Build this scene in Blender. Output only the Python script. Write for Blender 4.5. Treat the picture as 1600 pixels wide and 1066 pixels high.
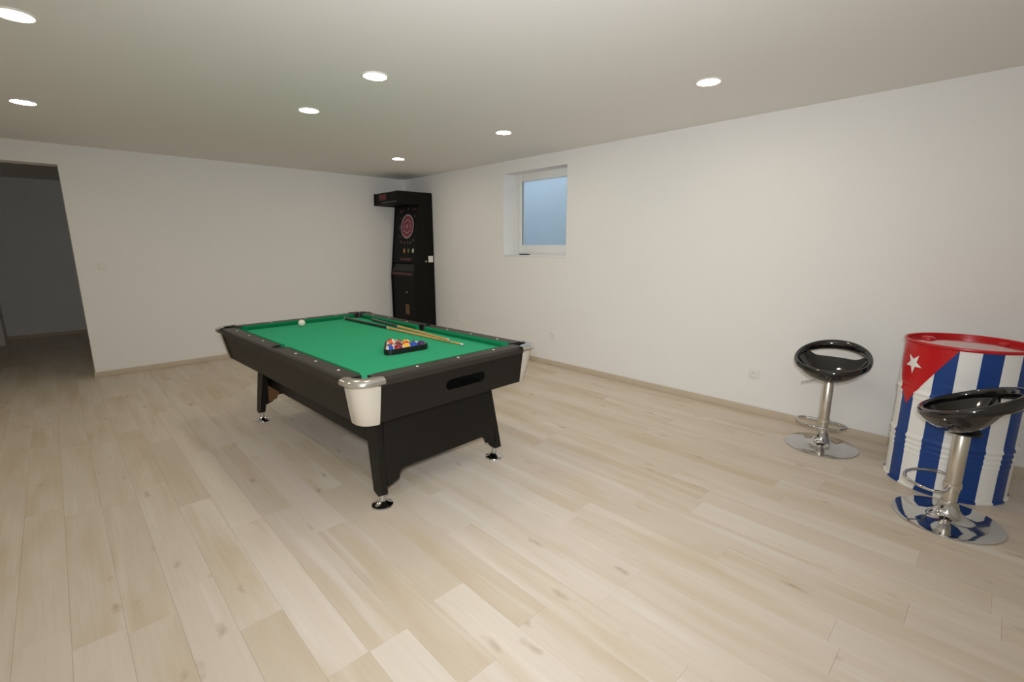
import bpy, bmesh, math, random
from mathutils import Vector, Matrix

for o in list(bpy.data.objects):
    bpy.data.objects.remove(o, do_unlink=True)
sc = bpy.context.scene
COL = sc.collection
PI = math.pi
R = math.radians
random.seed(11)

# ------------------------------------------------------------------ camera
F_PX, PITCH, YAW, ROLL, CAM_H = 738.81, 0.200446, 0.764654, -0.002101, 1.4673
XR, YB, HC = 4.3026, 6.9948, 2.5          # right wall plane, back wall plane, ceiling height
XL, YF = -1.08, -1.60                     # left wall, wall behind the camera
fwd = Vector((math.sin(YAW)*math.cos(PITCH), math.cos(YAW)*math.cos(PITCH), -math.sin(PITCH)))
rgt = Vector((math.cos(YAW), -math.sin(YAW), 0))
upv = rgt.cross(fwd)
r2 = rgt*math.cos(ROLL) + upv*math.sin(ROLL)
u2 = upv*math.cos(ROLL) - rgt*math.sin(ROLL)
cd = bpy.data.cameras.new('camera')
cam = bpy.data.objects.new('camera', cd)
COL.objects.link(cam)
M = Matrix(((r2.x, u2.x, -fwd.x, 0), (r2.y, u2.y, -fwd.y, 0), (r2.z, u2.z, -fwd.z, CAM_H), (0, 0, 0, 1)))
cam.matrix_world = M
cd.sensor_width = 36.0
cd.lens = F_PX/1600*36.0
cd.clip_start = 0.02
sc.camera = cam

# ------------------------------------------------------------------ world, lights, exposure
w = bpy.data.worlds.new('sky')
sc.world = w
w.use_nodes = True
w.node_tree.nodes['Background'].inputs[0].default_value = (0.77, 0.84, 0.95, 1)
w.node_tree.nodes['Background'].inputs[1].default_value = 1.9

DOWN_E = 73.0
def flash_head(name, watts, d, spread):
    # the photographer's flash over the camera: a tilted head bounced off the ceiling and its forward spill
    ld = bpy.data.lights.new(name, 'AREA')
    ld.shape = 'DISK'; ld.size = 0.18; ld.energy = watts; ld.color = (0.975, 1.0, 1.04)
    ld.spread = R(spread)
    o = bpy.data.objects.new(name, ld)
    o.location = (-0.05, -0.05, CAM_H + 0.17)
    o.rotation_euler = (-Vector(d).normalized()).to_track_quat('Z', 'Y').to_euler()
    COL.objects.link(o)
flash_head('flash_bounced', 21.0, (0.42, 0.40, 1.0), 150)
flash_head('flash_forward', 31.5, (fwd.x, fwd.y, -0.14), 118)

vs = sc.view_settings
vs.view_transform = 'Standard'
vs.look = 'None'
vs.exposure = 0.0
vs.gamma = 1.0
vs.use_curve_mapping = False

# ------------------------------------------------------------------ materials
def srgb(r, g, b):
    f = lambda c: (c/255/12.92) if c/255 <= 0.04045 else ((c/255+0.055)/1.055)**2.4
    return (f(r), f(g), f(b), 1)
def mat(name, col, rough=0.5, metal=0.0, spec=0.5, coat=0.0, noise=0.0, nscale=20, bump=0.0, bscale=200, emit=None, estr=0):
    m = bpy.data.materials.new(name)
    m.use_nodes = True
    nt = m.node_tree
    b = nt.nodes['Principled BSDF']
    b.inputs['Base Color'].default_value = col
    b.inputs['Roughness'].default_value = rough
    b.inputs['Metallic'].default_value = metal
    b.inputs['Specular IOR Level'].default_value = spec
    b.inputs['Coat Weight'].default_value = coat
    b.inputs['Coat Roughness'].default_value = 0.05
    tc = nt.nodes.new('ShaderNodeTexCoord')
    if noise > 0:
        n = nt.nodes.new('ShaderNodeTexNoise'); n.inputs['Scale'].default_value = nscale; n.inputs['Detail'].default_value = 4
        nt.links.new(tc.outputs['Object'], n.inputs['Vector'])
        mr = nt.nodes.new('ShaderNodeMapRange'); mr.inputs['To Min'].default_value = 1-noise; mr.inputs['To Max'].default_value = 1+noise
        nt.links.new(n.outputs['Fac'], mr.inputs['Value'])
        mx = nt.nodes.new('ShaderNodeMix'); mx.data_type = 'RGBA'; mx.blend_type = 'MULTIPLY'; mx.inputs[0].default_value = 1
        mx.inputs[6].default_value = col
        nt.links.new(mr.outputs[0], mx.inputs[7]); nt.links.new(mx.outputs[2], b.inputs['Base Color'])
    if bump > 0:
        n2 = nt.nodes.new('ShaderNodeTexNoise'); n2.inputs['Scale'].default_value = bscale; n2.inputs['Detail'].default_value = 3
        nt.links.new(tc.outputs['Object'], n2.inputs['Vector'])
        bp = nt.nodes.new('ShaderNodeBump'); bp.inputs['Strength'].default_value = bump; bp.inputs['Distance'].default_value = 0.002
        nt.links.new(n2.outputs['Fac'], bp.inputs['Height']); nt.links.new(bp.outputs['Normal'], b.inputs['Normal'])
    if emit:
        b.inputs['Emission Color'].default_value = emit
        b.inputs['Emission Strength'].default_value = estr
    return m

def wood_floor_mat():
    m = bpy.data.materials.new('oak_plank')
    m.use_nodes = True
    nt = m.node_tree; N = nt.nodes; Lk = nt.links
    b = N['Principled BSDF']
    b.inputs['Roughness'].default_value = 0.42
    b.inputs['Specular IOR Level'].default_value = 0.35
    tc = N.new('ShaderNodeTexCoord'); oi = N.new('ShaderNodeObjectInfo')
    off = N.new('ShaderNodeVectorMath'); off.operation = 'MULTIPLY_ADD'
    comb = N.new('ShaderNodeCombineXYZ')
    for i in range(3): Lk.new(oi.outputs['Random'], comb.inputs[i])
    Lk.new(comb.outputs[0], off.inputs[0]); off.inputs[1].default_value = (37.0, 91.0, 13.0)
    Lk.new(tc.outputs['Object'], off.inputs[2])
    def mapped(sx, sy):
        v = N.new('ShaderNodeVectorMath'); v.operation = 'MULTIPLY'; v.inputs[1].default_value = (sx, sy, 1)
        Lk.new(off.outputs[0], v.inputs[0]); return v.outputs[0]
    def noise(vec, scale, detail=4, rough=0.55, dist=0.0):
        n = N.new('ShaderNodeTexNoise'); n.inputs['Scale'].default_value = scale; n.inputs['Detail'].default_value = detail
        n.inputs['Roughness'].default_value = rough; n.inputs['Distortion'].default_value = dist
        Lk.new(vec, n.inputs['Vector']); return n.outputs['Fac']
    def ramp(fac, stops):
        r = N.new('ShaderNodeValToRGB'); e = r.color_ramp.elements
        e[0].position, e[0].color = stops[0]; e[1].position, e[1].color = stops[-1]
        for s in stops[1:-1]:
            q = e.new(s[0]); q.color = s[1]
        Lk.new(fac, r.inputs[0]); return r.outputs[0]
    def mix(a, bb, fac, mode='MIX'):
        x = N.new('ShaderNodeMix'); x.data_type = 'RGBA'; x.blend_type = mode
        for sock, val in ((x.inputs[6], a), (x.inputs[7], bb), (x.inputs[0], fac)):
            if hasattr(val, 'links'): Lk.new(val, sock)
            else: sock.default_value = val
        return x.outputs[2]
    g = lambda v: (v, v, v, 1)
    # plank tone
    tone = ramp(oi.outputs['Random'], [(0.0, srgb(213, 199, 180)), (0.25, srgb(225, 213, 198)), (0.5, srgb(220, 206, 190)), (0.75, srgb(227, 216, 201)), (1.0, srgb(215, 200, 182))])
    # broad heart and sap wood drift
    drift = noise(mapped(5.0, 0.8), 1.0, 3)
    c = mix(tone, srgb(203, 184, 154), ramp(drift, [(0.48, g(0)), (0.76, g(0.8))]))
    sap = noise(mapped(11.0, 0.7), 1.0, 2, 0.5)
    c = mix(c, srgb(232, 224, 212), ramp(sap, [(0.58, g(0)), (0.72, g(0.6))]))
    # long grain
    gr = noise(mapped(90.0, 2.2), 1.0, 5, 0.6, 0.4)
    c = mix(c, ramp(gr, [(0.3, g(0.955)), (0.7, g(1.02))]), 1.0, 'MULTIPLY')
    # knots
    vo = N.new('ShaderNodeTexVoronoi'); vo.inputs['Scale'].default_value = 1.0; vo.inputs['Randomness'].default_value = 1.0
    dv = N.new('ShaderNodeVectorMath'); dv.operation = 'ADD'
    nn = N.new('ShaderNodeTexNoise'); nn.inputs['Scale'].default_value = 14
    Lk.new(off.outputs[0], nn.inputs['Vector'])
    sc_ = N.new('ShaderNodeVectorMath'); sc_.operation = 'SCALE'; sc_.inputs['Scale'].default_value = 0.42
    Lk.new(nn.outputs['Color'], sc_.inputs[0]); Lk.new(mapped(10.0, 3.6), dv.inputs[0]); Lk.new(sc_.outputs[0], dv.inputs[1])
    Lk.new(dv.outputs[0], vo.inputs['Vector'])
    kn = ramp(vo.outputs['Distance'], [(0.0, g(0.9)), (0.06, g(0.45)), (0.22, g(0.0))])
    gate = N.new('ShaderNodeSeparateColor'); Lk.new(vo.outputs['Color'], gate.inputs[0])
    gt = ramp(gate.outputs[0], [(0.50, g(0)), (0.70, g(0.8))])
    km = mix(kn, gt, 1.0, 'MULTIPLY')
    c = mix(c, srgb(146, 116, 80), km)
    Lk.new(c, b.inputs['Base Color'])
    rr = ramp(gr, [(0.3, g(0.48)), (0.7, g(0.36))])
    Lk.new(rr, b.inputs['Roughness'])
    bp = N.new('ShaderNodeBump'); bp.inputs['Strength'].default_value = 0.12; bp.inputs['Distance'].default_value = 0.001
    Lk.new(gr, bp.inputs['Height']); Lk.new(bp.outputs[0], b.inputs['Normal'])
    return m

def glass_mat():
    m = bpy.data.materials.new('window_glass'); m.use_nodes = True
    nt = m.node_tree; N = nt.nodes
    for n in list(N):
        if n.type != 'OUTPUT_MATERIAL': N.remove(n)
    out = [n for n in N if n.type == 'OUTPUT_MATERIAL'][0]
    tr = N.new('ShaderNodeBsdfTransparent'); tr.inputs[0].default_value = (0.92, 0.96, 0.97, 1)
    gl = N.new('ShaderNodeBsdfGlossy'); gl.inputs['Roughness'].default_value = 0.02
    mx = N.new('ShaderNodeMixShader')
    mx.inputs[0].default_value = 0.05; nt.links.new(tr.outputs[0], mx.inputs[1]); nt.links.new(gl.outputs[0], mx.inputs[2])
    nt.links.new(mx.outputs[0], out.inputs[0])
    return m

MT = dict(
    wall=mat('wall_paint', srgb(244, 243, 240), 0.9, spec=0.2, noise=0.012, nscale=3, bump=0.05, bscale=260),
    ceil=mat('ceiling_paint', srgb(241, 239, 235), 0.95, spec=0.15, bump=0.04, bscale=260),
    sub=mat('subfloor', srgb(120, 100, 76), 0.9),
    wood=wood_floor_mat(),
    base=mat('baseboard_wood', srgb(205, 190, 169), 0.5, noise=0.08, nscale=9, spec=0.35),
    white=mat('white_plastic', srgb(240, 238, 232), 0.35),
    pvc=mat('window_pvc', srgb(240, 240, 238), 0.3),
    glass=glass_mat(),
    well=mat('light_well_plaster', srgb(205, 216, 224), 0.9, noise=0.05, nscale=2),
    dark_hole=mat('socket_hole', srgb(60, 58, 54), 0.8),
    lamp=mat('lamp_diffuser', (1, 1, 1, 1), 0.5, emit=(1.0, 0.87, 0.66, 1), estr=DOWN_E),
    lamp_rim=mat('lamp_rim_white', srgb(238, 234, 226), 0.5),
    tblack=mat('table_black_laminate', srgb(20, 18, 15), 0.45, spec=0.3, noise=0.10, nscale=30, bump=0.06, bscale=120),
    trail=mat('table_rail_laminate', srgb(43, 39, 34), 0.38, spec=0.42, noise=0.10, nscale=30),
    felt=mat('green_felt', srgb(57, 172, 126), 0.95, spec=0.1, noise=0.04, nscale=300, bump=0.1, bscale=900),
    cushion=mat('green_cushion_shaded', srgb(18, 122, 78), 0.9, spec=0.12, bump=0.1, bscale=900),  # same cloth as the bed, with the cushions' shade painted in as darker green
    black=mat('black_plastic', srgb(20, 20, 20), 0.4),
    silver=mat('silver_plastic', srgb(252, 244, 228), 0.34, metal=0.0, spec=0.6),
    chrome_top=mat('chromed_cap', srgb(205, 200, 192), 0.18, metal=0.85),
    chrome=mat('chrome', srgb(205, 205, 205), 0.06, metal=1.0),
    brushed=mat('satin_steel', srgb(222, 216, 205), 0.34, metal=1.0),
    mdf=mat('raw_board', srgb(120, 82, 48), 0.8, noise=0.1, nscale=40),
    gloss_black=mat('gloss_black_plastic', srgb(14, 14, 13), 0.08, spec=0.6, coat=0.5),
    cab=mat('cabinet_black', srgb(15, 15, 12), 0.6, spec=0.2, noise=0.08, nscale=20),
    cab_front=mat('cabinet_front_print', srgb(11, 11, 10), 0.55, spec=0.2, noise=0.15, nscale=14),
    red_print=mat('red_print', srgb(120, 30, 28), 0.5, noise=0.25, nscale=30),
    red_dim=mat('dark_red_print', srgb(82, 26, 30), 0.5, noise=0.2, nscale=30),
    grey_print=mat('grey_print', srgb(92, 88, 82), 0.5),
    gold_print=mat('gold_print', srgb(98, 72, 36), 0.5, noise=0.2, nscale=40),
    board_pink=mat('board_pink', srgb(168, 52, 84), 0.5),
    board_dark=mat('board_dark', srgb(62, 24, 36), 0.5),
    board_grey=mat('board_ring_grey', srgb(168, 150, 150), 0.45),
    lamp_amber=mat('button_amber', srgb(178, 128, 62), 0.35),
    lamp_olive=mat('button_olive', srgb(110, 96, 40), 0.35),
    lamp_white=mat('button_white', srgb(190, 190, 176), 0.35),
    smoke=mat('smoke_screen', srgb(20, 22, 20), 0.3, spec=0.3),
    maple=mat('cue_maple', srgb(206, 160, 96), 0.3, noise=0.1, nscale=12, coat=0.2),
    ferrule=mat('cue_ferrule', srgb(232, 226, 210), 0.35),
    tip=mat('cue_tip', srgb(120, 150, 160), 0.8),
    flag_blue=mat('barrel_blue', srgb(20, 66, 140), 0.38, spec=0.45),
    flag_white=mat('barrel_white', srgb(250, 250, 247), 0.34, spec=0.5),
    flag_red=mat('barrel_red', srgb(204, 24, 30), 0.3, spec=0.5),
    lid_red=mat('barrel_lid_gloss_red', srgb(204, 30, 34), 0.16, spec=0.7, coat=1.0),
    pen_blue=mat('pen_blue', srgb(24, 40, 96), 0.4),
)

def ball_mat(name, col, kind):
    m = bpy.data.materials.new(name); m.use_nodes = True
    nt = m.node_tree; N = nt.nodes; b = N['Principled BSDF']
    b.inputs['Roughness'].default_value = 0.08
    b.inputs['Coat Weight'].default_value = 0.3
    ivory = srgb(236, 230, 214)
    if kind == 'cue':
        b.inputs['Base Color'].default_value = ivory; return m
    tc = N.new('ShaderNodeTexCoord'); sx = N.new('ShaderNodeSeparateXYZ')
    nt.links.new(tc.outputs['Object'], sx.inputs[0])
    ab = N.new('ShaderNodeMath'); ab.operation = 'ABSOLUTE'; nt.links.new(sx.outputs[2], ab.inputs[0])
    th = N.new('ShaderNodeMath'); nt.links.new(ab.outputs[0], th.inputs[0])
    mx = N.new('ShaderNodeMix'); mx.data_type = 'RGBA'; mx.inputs[6].default_value = col; mx.inputs[7].default_value = ivory
    if kind == 'stripe':
        th.operation = 'GREATER_THAN'; th.inputs[1].default_value = 0.0155
    else:   # solid with two number spots at the poles
        th.operation = 'GREATER_THAN'; th.inputs[1].default_value = 0.0272
    nt.links.new(th.outputs[0], mx.inputs[0]); nt.links.new(mx.outputs[2], b.inputs['Base Color'])
    return m

# ------------------------------------------------------------------ mesh helpers
def finish(name, bm, m, parent=None, smooth=None, loc=None):
    bmesh.ops.recalc_face_normals(bm, faces=bm.faces)
    me = bpy.data.meshes.new(name)
    bm.to_mesh(me); bm.free()
    ms = m if isinstance(m, (list, tuple)) else [m]
    for x in ms: me.materials.append(x)
    if smooth is not None:
        me.shade_smooth(); me.set_sharp_from_angle(angle=R(smooth))
    o = bpy.data.objects.new(name, me)
    COL.objects.link(o)
    if parent is not None: o.parent = parent
    if loc is not None: o.location = loc
    return o
def tag(o, label=None, cat=None, group=None, kind=None):
    if label: o['label'] = label
    if cat: o['category'] = cat
    if group: o['group'] = group
    if kind: o['kind'] = kind
    return o
def empty(name, loc=(0, 0, 0), rz=0):
    o = bpy.data.objects.new(name, None); COL.objects.link(o)
    o.empty_display_size = 0.05
    o.location = loc; o.rotation_euler = (0, 0, rz); return o
def bm_box(bm, lo, hi, bev=0.0, seg=2):
    b2 = bmesh.new()
    bmesh.ops.create_cube(b2, size=1)
    c = [(a+b)/2 for a, b in zip(lo, hi)]; s = [abs(b-a) for a, b in zip(lo, hi)]
    for v in b2.verts: v.co = Vector((c[0]+v.co.x*s[0], c[1]+v.co.y*s[1], c[2]+v.co.z*s[2]))
    if bev > 0: bmesh.ops.bevel(b2, geom=list(b2.edges), offset=bev, segments=seg, affect='EDGES', profile=0.5)
    join(bm, b2)
def join(bm, b2):
    me = bpy.data.meshes.new('tmp'); b2.to_mesh(me); b2.free(); bm.from_mesh(me); bpy.data.meshes.remove(me)
def box(name, lo, hi, m, parent=None, bev=0.0, seg=2, smooth=None):
    bm = bmesh.new(); bm_box(bm, lo, hi, bev, seg)
    return finish(name, bm, m, parent, 40 if (bev and smooth is None) else smooth)
def bm_lathe(bm, prof, seg=32, at=(0, 0, 0), cap=True):
    rings = []
    for r, z in prof:
        if r < 1e-6: rings.append([bm.verts.new((at[0], at[1], at[2]+z))])
        else: rings.append([bm.verts.new((at[0]+r*math.cos(2*PI*i/seg), at[1]+r*math.sin(2*PI*i/seg), at[2]+z)) for i in range(seg)])
    for a, b in zip(rings[:-1], rings[1:]):
        for i in range(seg):
            j = (i+1) % seg
            if len(a) == 1 and len(b) == 1: continue
            if len(a) == 1: bm.faces.new((a[0], b[i], b[j]))
            elif len(b) == 1: bm.faces.new((a[i], a[j], b[0]))
            else: bm.faces.new((a[i], a[j], b[j], b[i]))
    if cap:
        for r in (rings[0], rings[-1]):
            if len(r) > 2: bm.faces.new(r)
def lathe(name, prof, m, parent=None, seg=32, at=(0, 0, 0), cap=True, smooth=35):
    bm = bmesh.new(); bm_lathe(bm, prof, seg, at, cap); return finish(name, bm, m, parent, smooth)
def bm_tube(bm, pts, rad, seg=10, closed=False, flat=1.0):
    pts = [Vector(p) for p in pts]; n = len(pts)
    rads = rad if isinstance(rad, (list, tuple)) else [rad]*n
    rings = []; prev = None
    for i in range(n):
        if closed: t = pts[(i+1) % n]-pts[i-1]
        else: t = pts[min(i+1, n-1)]-pts[max(i-1, 0)]
        t.normalize()
        ref = Vector((0, 0, 1)) if abs(t.z) < 0.9 else Vector((1, 0, 0))
        if prev is not None and not closed:
            a = (prev - t*prev.dot(t)).normalized()
        else: a = t.cross(ref).normalized()
        b = t.cross(a).normalized(); prev = a
        rings.append([bm.verts.new(pts[i]+a*(rads[i]*math.cos(2*PI*k/seg))+b*(rads[i]*flat*math.sin(2*PI*k/seg))) for k in range(seg)])
    for i in range(n if closed else n-1):
        A, B = rings[i], rings[(i+1) % n]
        for k in range(seg):
            l = (k+1) % seg
            bm.faces.new((A[k], A[l], B[l], B[k]))
    if not closed: bm.faces.new(rings[0]); bm.faces.new(rings[-1])
def tube(name, pts, rad, m, parent=None, seg=10, closed=False, flat=1.0):
    bm = bmesh.new(); bm_tube(bm, pts, rad, seg, closed, flat); return finish(name, bm, m, parent, 50)
def bm_prism(bm, loops, fn0, fn1):
    """flat polygon (first loop outer, the rest holes) between the two mappings fn0 and fn1"""
    b2 = bmesh.new(); bot = []; top = []; eb = []; et = []
    for lp in loops:
        vb = [b2.verts.new(fn0(*p)) for p in lp]; vt = [b2.verts.new(fn1(*p)) for p in lp]
        n = len(lp)
        for i in range(n):
            j = (i+1) % n
            b2.faces.new((vb[i], vb[j], vt[j], vt[i]))
        bot.append(vb); top.append(vt)
    b2.edges.ensure_lookup_table()
    for group in (bot, top):
        es = []
        for vl in group:
            for i in range(len(vl)):
                es.append(b2.edges.get((vl[i], vl[(i+1) % len(vl)])))
        if len(loops) == 1 and False: b2.faces.new(group[0])
        else: bmesh.ops.triangle_fill(b2, edges=es, use_beauty=True, use_dissolve=False)
    join(bm, b2)
def prism(name, loops, z0, z1, m, parent=None, smooth=30, bev=0):
    bm = bmesh.new()
    bm_prism(bm, loops, lambda x, y: (x, y, z0), lambda x, y: (x, y, z1))
    return finish(name, bm, m, parent, smooth)
def arc(cx, cy, r, a0, a1, n=10):
    return [(cx+r*math.cos(R(a0+(a1-a0)*i/n)), cy+r*math.sin(R(a0+(a1-a0)*i/n))) for i in range(n+1)]
def copy_tree(o, parent=None):
    c = o.copy(); COL.objects.link(c)
    if parent is not None: c.parent = parent
    for ch in list(o.children): copy_tree(ch, c)
    return c

# ------------------------------------------------------------------ the room
S = 'structure'
floor = tag(box('floor', (XL-0.05, YF-0.05, -0.10), (XR+0.05, 11.1, -0.013), MT['sub']), 'pale knotty oak plank floor of the basement room', kind=S)
PW, PO, PL = 0.158, 0.011, 1.22
JX, HX0 = 0.181, -0.80                   # the passage: right jamb and left side
DY = 10.83
set_end = {3: 1.435, 5: 1.085, 1: 2.30, 14: 0.09, 12: 0.277, 8: 1.81}
plank_cache = {}
def plank_mesh(wd, ln):
    key = (round(wd, 4), round(ln, 4))
    if key in plank_cache: return plank_cache[key]
    bm = bmesh.new(); g = 0.0002; ch = 0.0005
    z0, z1 = -0.013, 0.0
    x0, x1, y0, y1 = -wd/2+g, wd/2-g, g, ln-g
    lv = [[(x0, y0), (x1, y0), (x1, y1), (x0, y1)]]
    a = [bm.verts.new((x, y, z0)) for x, y in lv[0]]
    b_ = [bm.verts.new((x, y, z1-ch)) for x, y in lv[0]]
    c = [bm.verts.new((x, y, z1)) for x, y in ((x0+ch, y0+ch), (x1-ch, y0+ch), (x1-ch, y1-ch), (x0+ch, y1-ch))]
    for p, q in ((a, b_), (b_, c)):
        for i in range(4): bm.faces.new((p[i], p[(i+1) % 4], q[(i+1) % 4], q[i]))
    bm.faces.new(c)
    bmesh.ops.recalc_face_normals(bm, faces=bm.faces)
    me = bpy.data.meshes.new('floor_plank'); bm.to_mesh(me); bm.free(); me.materials.append(MT['wood'])
    plank_cache[key] = me
    return me
def lay(k, ya, yb_, phase, xa, xb):
    x0 = max(PO+k*PW, xa); x1 = min(PO+(k+1)*PW, xb)
    if x1-x0 < 0.012: return
    y = ya - ((ya-phase) % PL)
    while y < yb_-0.01:
        s, e = max(y, ya), min(y+PL, yb_)
        y += PL
        if e-s < 0.03: continue
        o = bpy.data.objects.new('floor_plank', plank_mesh(x1-x0, e-s))
        o.location = ((x0+x1)/2, s, 0)
        COL.objects.link(o); o.parent = floor
rng = random.Random(4)
for k in range(-8, 29):
    ph = set_end.get(k, rng.uniform(0, PL))
    lay(k, YF, YB, ph, XL, XR)
for k in range(-6, 3):
    lay(k, YB, DY, rng.uniform(0, PL), -0.80, 0.40)

ceiling = tag(box('ceiling', (XL-0.3, YF-0.3, HC), (XR+0.02, 11.3, HC+0.25), MT['ceil']), 'plain off white plaster ceiling', kind=S)

# right wall, with the deep window opening
WY0, WY1, WZ0, WZ1 = 3.584, 4.642, 1.326, 2.353
bm = bmesh.new()
bm_prism(bm, [[(YF-0.2, -0.1), (YB+0.2, -0.1), (YB+0.2, HC), (YF-0.2, HC)], [(WY0, WZ0), (WY1, WZ0), (WY1, WZ1), (WY0, WZ1)]],
         lambda y, z: (XR, y, z), lambda y, z: (XR+0.20, y, z))
tag(finish('wall_right', bm, MT['wall']), 'long white wall with the small high window', kind=S)
# back wall, with the doorless passage at its left end
HZ = 2.297
bm = bmesh.new()
TW = 0.22
bm_prism(bm, [[(JX, -0.1), (XR, -0.1), (XR, HC), (XL-0.2, HC), (XL-0.2, -0.1), (HX0, -0.1), (HX0, HZ), (JX, HZ)]],
         lambda x, z: (x, YB, z), lambda x, z: (x, YB+TW, z))
tag(finish('wall_back', bm, MT['wall']), 'white end wall with the open passage at its left', kind=S)
tag(box('wall_left', (XL-0.2, YF-0.2, -0.1), (XL, YB, HC), MT['wall']), 'white side wall out of view', kind=S)
tag(box('wall_front', (XL, YF-0.2, -0.1), (XR, YF, HC), MT['wall']), 'white wall behind the viewer', kind=S)
# passage beyond
tag(box('wall_hall_end', (HX0-0.2, DY, -0.1), (0.62, DY+0.2, HC), MT['wall']), 'dim end wall of the passage', kind=S)
tag(box('wall_hall_right', (0.42, YB+TW, -0.1), (0.62, DY, HC), MT['wall']), 'dim right wall of the passage', kind=S)
tag(box('wall_hall_left', (HX0-0.2, YB+TW, -0.1), (HX0, DY, HC), MT['wall']), 'dim left wall of the passage', kind=S)
tag(box('wall_hall_pier', (HX0, 10.29, 0.0), (-0.672, DY, HC), MT['wall']), 'small pier in the far corner of the passage', kind=S)

BH, BT = 0.064, 0.014
def baseboard(name, lo, hi, label):
    tag(box(name, lo, hi, MT['base'], bev=0.003), label, kind=S)
baseboard('baseboard_right', (XR-BT, YF, 0), (XR, YB, BH), 'low wooden baseboard along the window wall')
baseboard('baseboard_back', (JX-0.001, YB-BT, 0), (XR-BT, YB, BH), 'low wooden baseboard along the end wall')
baseboard('baseboard_jamb', (JX-BT, YB-BT, 0), (JX, YB+TW, BH), 'short baseboard return inside the passage jamb')
baseboard('baseboard_left', (XL, YF, 0), (XL+BT, YB, BH), 'low wooden baseboard along the left wall')
baseboard('baseboard_hall', (-0.672, DY-BT, 0), (0.42, DY, BH), 'low wooden baseboard at the end of the passage')

# window: outer frame, sash, pane, sill
win = tag(empty('window_1', (XR+0.20, (WY0+WY1)/2, WZ0)), 'small white framed window high in the long wall', kind=S)
def wchild(name, lo, hi, m, bev=0.004, parent=win):
    # world coordinates in, local to the window
    lx, ly, lz = win.location
    o = box(name, (lo[0]-lx, lo[1]-ly, lo[2]-lz), (hi[0]-lx, hi[1]-ly, hi[2]-lz), m, parent, bev)
    return o
fx0, fx1 = XR+0.20, XR+0.27
oy0, oy1, oz0, oz1 = WY0-0.02, WY1+0.0, WZ0-0.01, WZ1+0.055
GY0, GY1, GZ0, GZ1 = WY0+0.14, 4.496, 1.466, 2.260
fw = 0.062
wchild('frame_jamb', (fx0, oy0, oz0), (fx1, oy0+fw, oz1), MT['pvc'])
wchild('frame_jamb', (fx0, oy1-fw, oz0), (fx1, oy1, oz1), MT['pvc'])
wchild('frame_head', (fx0, oy0+fw, oz1-fw), (fx1, oy1-fw, oz1), MT['pvc'])
wchild('frame_bottom', (fx0, oy0+fw, oz0), (fx1, oy1-fw, oz0+fw), MT['pvc'])
sx0, sx1 = fx0-0.014, fx0+0.05
sash = wchild('sash_stile', (sx0, oy1-fw-0.004, oz0+fw-0.012), (sx1, GY1, oz1-fw+0.012), MT['pvc'], 0.006)
wchild('sash_stile', (sx0, oy0+fw+0.004, oz0+fw-0.012), (sx1, GY0, oz1-fw+0.012), MT['pvc'], 0.006)
wchild('sash_rail', (sx0, GY0, GZ1), (sx1, GY1, oz1-fw+0.012), MT['pvc'], 0.006)
wchild('sash_rail', (sx0, GY0, oz0+fw-0.012), (sx1, GY1, GZ0), MT['pvc'], 0.006)
wchild('pane', (sx0+0.025, GY0-0.01, GZ0-0.01), (sx0+0.031, GY1+0.01, GZ1+0.01), MT['glass'], 0)
wchild('hinge_cover', (sx0-0.014, oy1-fw-0.012, 1.575), (sx0+0.004, oy1-fw+0.010, 1.655), MT['white'], 0.005)
wchild('hinge_cover', (sx0-0.014, oy1-fw-0.012, 2.13), (sx0+0.004, oy1-fw+0.010, 2.21), MT['white'], 0.005)
wchild('window_sill', (XR-0.006, WY0+0.002, WZ0-0.004), (fx0-0.001, WY1-0.002, WZ0+0.014), MT['pvc'], 0.004)
wchild('gasket', (sx0+0.018, GY1-0.006, GZ0), (sx0+0.026, GY1+0.002, GZ1), MT['dark_hole'], 0)
# the light well outside
well = tag(empty('light_well', (5.3, 4.1, 0.8)), 'pale light well outside the window', kind=S)
def wl(lo, hi):
    lx, ly, lz = well.location
    box('well_wall', (lo[0]-lx, lo[1]-ly, lo[2]-lz), (hi[0]-lx, hi[1]-ly, hi[2]-lz), MT['well'], well)
wl((5.35, 2.9, 0.7), (5.5, 5.9, 2.95)); wl((XR+0.28, 2.75, 0.7), (5.5, 2.9, 2.95)); wl((XR+0.28, 5.9, 0.7), (5.5, 6.05, 2.95)); wl((XR+0.21, 2.75, 0.6), (5.5, 6.05, 0.7))

# ------------------------------------------------------------------ downlights
def downlight(x, y, label):
    o = tag(empty('ceiling_downlight', (x, y, HC)), label, 'ceiling light', 'recessed ceiling downlights')
    lathe('rim', [(0.068, -0.0005), (0.070, -0.006), (0.076, -0.007), (0.082, -0.004), (0.083, 0.0)], MT['lamp_rim'], o, 40, cap=False)
    lathe('diffuser', [(0.0, -0.0035), (0.03, -0.0034), (0.069, -0.003)], MT['lamp'], o, 40, cap=False)
    return o
downlight(0.030, 3.301, 'round lit ceiling downlight cut by the top left picture edge')
downlight(0.010, 5.169, 'round lit ceiling downlight above the dark passage opening')
downlight(1.607, 3.955, 'smaller, farther of the two lit downlights in the middle ceiling row')
downlight(1.610, 2.903, 'larger, nearer of the two lit downlights in the middle ceiling row')
downlight(3.216, 5.347, 'round lit ceiling downlight nearest the dart machine corner')
downlight(3.218, 3.461, 'round lit ceiling downlight in front of the small window')
downlight(3.226, 1.520, 'round lit ceiling downlight farthest right in the picture')

# ------------------------------------------------------------------ pool table
TC, TR_ = (1.5892, 3.2888), 0.03288
table = tag(empty('pool_table', (TC[0], TC[1], 0), TR_), 'black pool table with green felt and silver corner caps', 'pool table')
ZT, ZB = 0.812, 0.776
HXo, HYo = 0.655, 1.165        # outer rail half size
HXi, HYi = 0.555, 1.060        # inner edge of the wooden rail
NX, NY = 0.526, 1.031          # cushion nose
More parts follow.
